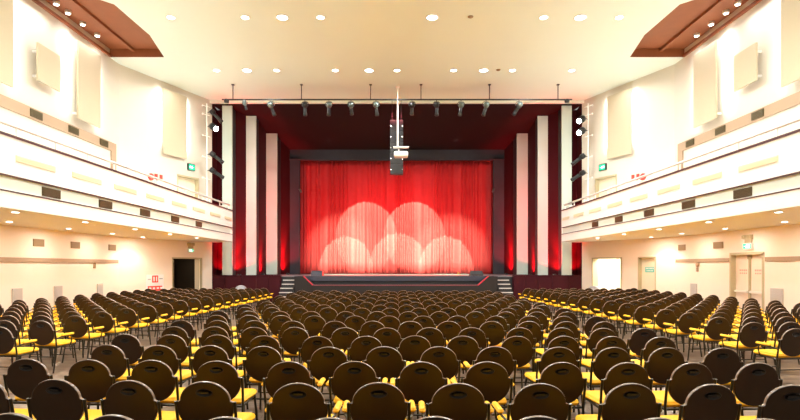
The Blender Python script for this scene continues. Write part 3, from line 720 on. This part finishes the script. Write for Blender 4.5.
# ================================================================== chairs
NB = 40
def back_outline(inset=0.0):
    pts = []; n = NB//2
    for i in range(n):
        t = PI*i/(n-1); pts.append(((.207-inset)*math.cos(t), .052+(.160-inset)*math.sin(t)))
    pts.append((-(.229-inset), .046-inset*.5))
    for i in range(n-2):
        t = PI*i/(n-3); pts.append((-(.229-inset)*math.cos(t), -.008-(.204-inset)*math.sin(t)))
    pts.append((.229-inset, .046-inset*.5))
    return pts
TILT = Matrix.Translation((0, -.045, .665)) @ Matrix.Rotation(math.radians(7), 4, 'X')
def mk_shell(b):
    rings = [(.012,-.016),(.003,-.012),(0,0),(.003,.012),(.012,.016)]
    vs = []
    for ins, y in rings: vs += [TILT @ Vector((x, y, z)) for x, z in back_outline(ins)]
    hx, hz, hc = .068, .031, .122
    hole = [(hx*math.cos(2*PI*(i+.5)/NB), hc+hz*math.sin(2*PI*(i+.5)/NB)) for i in range(NB)]
    vs += [TILT @ Vector((x, -.016, z)) for x, z in hole]; vs += [TILT @ Vector((x*.96, -.004, hc+(z-hc)*.94)) for x, z in hole]
    fs = []
    for q in range(4):
        for i in range(NB): j=(i+1)%NB; fs.append((q*NB+i,(q+1)*NB+i,(q+1)*NB+j,q*NB+j))
    b.add(vs, fs[:NB]+fs[3*NB:], True); mm = b.m; b.m = 4; b.add(vs, fs[NB:3*NB], True); b.m = mm
    f2 = []
    for i in range(NB): j=(i+1)%NB; f2.append((i, j, 5*NB+j, 5*NB+i)); f2.append((5*NB+i,5*NB+j,6*NB+j,6*NB+i))
    f2.append(tuple(6*NB+i for i in range(NB))); f2.append(tuple(4*NB+i for i in range(NB-1,-1,-1)))
    b.add(vs, f2)
def mk_cup(b):
    hx, hz, hc = .068, .031, .122; n = 24
    rr = [(1.0,-.0165),(1.04,-.019),(.94,-.019),(.88,-.008),(.0,-.0055)]
    vs = []
    for k, y in rr: vs += [TILT @ Vector((hx*k*math.cos(2*PI*i/n), y, hc+hz*k*math.sin(2*PI*i/n))) for i in range(n)]
    b.add(vs, [(q*n+i, q*n+(i+1)%n, (q+1)*n+(i+1)%n, (q+1)*n+i) for q in range(4) for i in range(n)], True)
    b.box(-.035,.035,-.017,-.007,hc-.008,hc+.008, TILT)
def mk_pad(b):
    o = back_outline(.02); n = NB; vs = []
    for k, y in ((1,.0165),(1,.03),(.93,.042),(.5,.047)): vs += [TILT @ Vector((x*k, y, z*k)) for x, z in o]
    fs = [(q*n+i,(q+1)*n+i,(q+1)*n+(i+1)%n,q*n+(i+1)%n) for q in range(3) for i in range(n)]; fs.append(tuple(3*n+i for i in range(n-1,-1,-1)))
    b.add(vs, fs, True)
def mk_seat(b): b.rbox(-.235, .235, .02, .48, .43, .49, .05, taper=.06)
def mk_rleg(b, s): b.tube([(s*.240,-.058,.712),(s*.240,-.035,.60),(s*.234,-.005,.44),(s*.236,-.03,.25),(s*.24,-.085,.0)], .0125, 6)
def mk_fleg(b, s): b.tube([(s*.21,.43,.425),(s*.222,.45,.25),(s*.235,.475,0)], .0125, 6)
def mk_frame(b):
    b.tube([(-.228,0,.42),(-.205,.45,.42),(.205,.45,.42),(.228,0,.42),(-.228,0,.42)], .012, 6)
    b.tube([(-.236,-.02,.26),(.236,-.02,.26)], .009, 6); b.tube([(-.222,.45,.22),(.222,.45,.22)], .009, 6)
    b.box(-.19,.19,.06,.43,.419,.4299)
def mk_armpad(b, s): b.rbox(s*.275-.026 if s>0 else -.275-.026, s*.275+.026 if s>0 else -.275+.026, .06, .34, .60, .638, .024)
def mk_armpost(b, s): b.tube([(s*.240,-.03,.565),(s*.272,.05,.592),(s*.275,.1,.594),(s*.275,.27,.594),(s*.273,.30,.56),(s*.265,.305,.5),(s*.226,.33,.424)], .0105, 6)

M['edge'] = mat('worn_tan_shell_edge', (0.22, 0.14, 0.09), 0.3, spec=0.6)  # worn edging; its lighter tan also stands in for the rim highlight
def meshof(fn, name, mt, *a):
    b = MB(); fn(b, *a); return b.mesh(name, mt)
CM = dict(shell=meshof(mk_shell,'backrest',[M['shell'],M['cup'],M['yellow'],M['frame'],M['edge']]), cup=meshof(mk_cup,'handle_cup',M['cup']), pad=meshof(mk_pad,'back_pad',M['yellow']),
          seat=meshof(mk_seat,'seat',M['yellow']), frame=meshof(mk_frame,'seat_frame',M['frame']),
          rl={s: meshof(mk_rleg,'rear_leg',M['frame'],s) for s in (-1,1)}, fl={s: meshof(mk_fleg,'front_leg',M['frame'],s) for s in (-1,1)},
          ap={s: meshof(mk_armpad,'arm_pad',M['yellow'],s) for s in (-1,1)}, as_={s: meshof(mk_armpost,'armrest',M['frame'],s) for s in (-1,1)})
def lk(name, me, parent):
    o = bpy.data.objects.new(name, me); COL.objects.link(o); o.parent = parent; return o
def proto(arms):
    t = empty('auditorium_chair')
    sh = lk('backrest', CM['shell'], t); lk('handle_cup', CM['cup'], sh); p = lk('back_pad', CM['pad'], sh); p['label'] = 'yellow back pad'
    lk('seat', CM['seat'], t); lk('seat_frame', CM['frame'], t)
    for s in (-1,1): lk('leg', CM['rl'][s], t); lk('leg', CM['fl'][s], t)
    for s in arms: a = lk('armrest', CM['as_'][s], t); lk('arm_pad', CM['ap'][s], a)
    return t
def joined(arms):
    b = MB(); b.m = 0; mk_shell(b); b.m = 1; mk_cup(b); b.m = 2; mk_pad(b); mk_seat(b)
    b.m = 3; mk_frame(b)
    for s in (-1,1): mk_rleg(b, s); mk_fleg(b, s)
    for s in arms: b.m = 3; mk_armpost(b, s); b.m = 2; mk_armpad(b, s)
    return b
CMATS = [M['shell'], M['cup'], M['yellow'], M['frame'], M['edge']]
PROTO, JOIN, MEJ = {}, {}, {}
def copy_tree(o, parent=None):
    c = o.copy(); COL.objects.link(c); c.parent = parent
    for ch in o.children: copy_tree(ch, c)
    return c

seats = []       # (x, y, rot, arms, block, row, column, n in row)
even = [-3.63,-3.0,-2.37,-1.73,-1.03,-.40,.23,.86,1.56,2.17,2.78,3.39]
odd = [-3.35,-2.74,-2.13,-1.51,-.77,-.15,.475,1.11,1.81,2.42,3.02,3.62]
for k in range(19):
    xs = even if k % 2 == 0 else odd
    for i, x in enumerate(xs):
        rz, arms = 0.0, (-1, 1)
        dy = 0.0
        if i < 4: rz = math.radians(-4); arms = (-1,); dy = .045*(4-i)*.9
        elif i > 7: rz = math.radians(4); arms = () if i < 11 else (-1,); dy = -.02*(i-7)
        seats.append([x, 3.28+.937*k+dy, rz, arms, 'centre', k, i, 12])
for s in (-1, 1):
    th = math.radians(3.2)
    for j in range(17):
        for c_ in range(8):
            y = (8.08 if s < 0 else 7.84)+.893*j; xe = (5.97 if s < 0 else 5.80)-.027*(y-8)
            x = s*(xe + .64*c_*math.cos(th)); yy = y + .64*c_*math.sin(th)
            if abs(x) > 10.75: continue
            if yy > BY-1 and abs(x) > WX-(yy+.6-BY)*.44-.45: continue
            seats.append([x, yy, -s*math.radians(-5) if False else (math.radians(-5) if s < 0 else math.radians(5)), ((-s,) if c_ == 0 else (-s,)), SIDE[s], j, c_, 8])
vis = []
for q in seats:
    px = X0+q[0]*F/q[1]; hw = .3*F/q[1]
    if px+hw < -2 or px-hw > 802: continue
    vis.append(q)
vis.sort(key=lambda q: q[1])
ORD = ['rearmost','second','third','fourth','fifth','sixth','seventh','eighth','ninth','tenth','eleventh','twelfth','thirteenth','fourteenth','fifteenth','sixteenth','seventeenth','eighteenth','nineteenth']
SEQ = ['first','second','third','fourth','fifth','sixth','seventh','eighth','ninth','tenth','eleventh','twelfth']
rn = random.Random(11)
far = []
for n_, (x, y, rz, arms, blk, row, colm, nc) in enumerate(vis):
    x += rn.uniform(-.006,.006); y += rn.uniform(-.02,.02); rz += math.radians(rn.uniform(-2,2))
    if n_ >= 300: far.append((x, y, rz, arms)); continue
    rw = 'rearmost row' if row == 0 else '%s row from the rear' % ORD[row]
    if blk == 'centre':
        if colm < 6: cn = '%s seat from its left end' % SEQ[colm]
        else: cn = '%s seat from its right end' % SEQ[11-colm]
        lab = 'brown round-backed chair, centre block, %s, %s' % (rw, cn); grp = 'brown and yellow chairs in the centre block'
    else:
        lab = 'brown round-backed chair, %s side block, %s, %s seat from the aisle' % (blk, rw, SEQ[colm]); grp = 'brown and yellow chairs in the %s side block' % blk
    if y < 9.6:
        if arms not in PROTO: PROTO[arms] = o = proto(arms)
        else: o = copy_tree(PROTO[arms])
    else:
        if arms not in MEJ: MEJ[arms] = joined(arms).mesh('auditorium_chair', CMATS)
        o = bpy.data.objects.new('auditorium_chair', MEJ[arms]); COL.objects.link(o)
    o.location = (x, y, 0); o.rotation_euler = (0,0,rz)
    tag(o, lab, 'chair', grp)
if far:
    B_ = MB(); cache = {}
    for x, y, rz, arms in far:
        if arms not in cache: cache[arms] = joined(arms)
        j = cache[arms]; c, s_ = math.cos(rz), math.sin(rz); base = len(B_.v)
        B_.v += [(x+c*a-s_*b_, y+s_*a+c*b_, z) for a, b_, z in j.v]
        B_.f += [tuple(base+i for i in f) for f in j.f]; B_.sm += j.sm; B_.mi += j.mi
    o = B_.build('distant_chairs', CMATS); tag(o, 'rows of brown and yellow chairs furthest off, close to the stage', 'chair', 'brown and yellow chairs near the stage', 'stuff')
print('CHAIRS', len(vis), 'far', len(far))
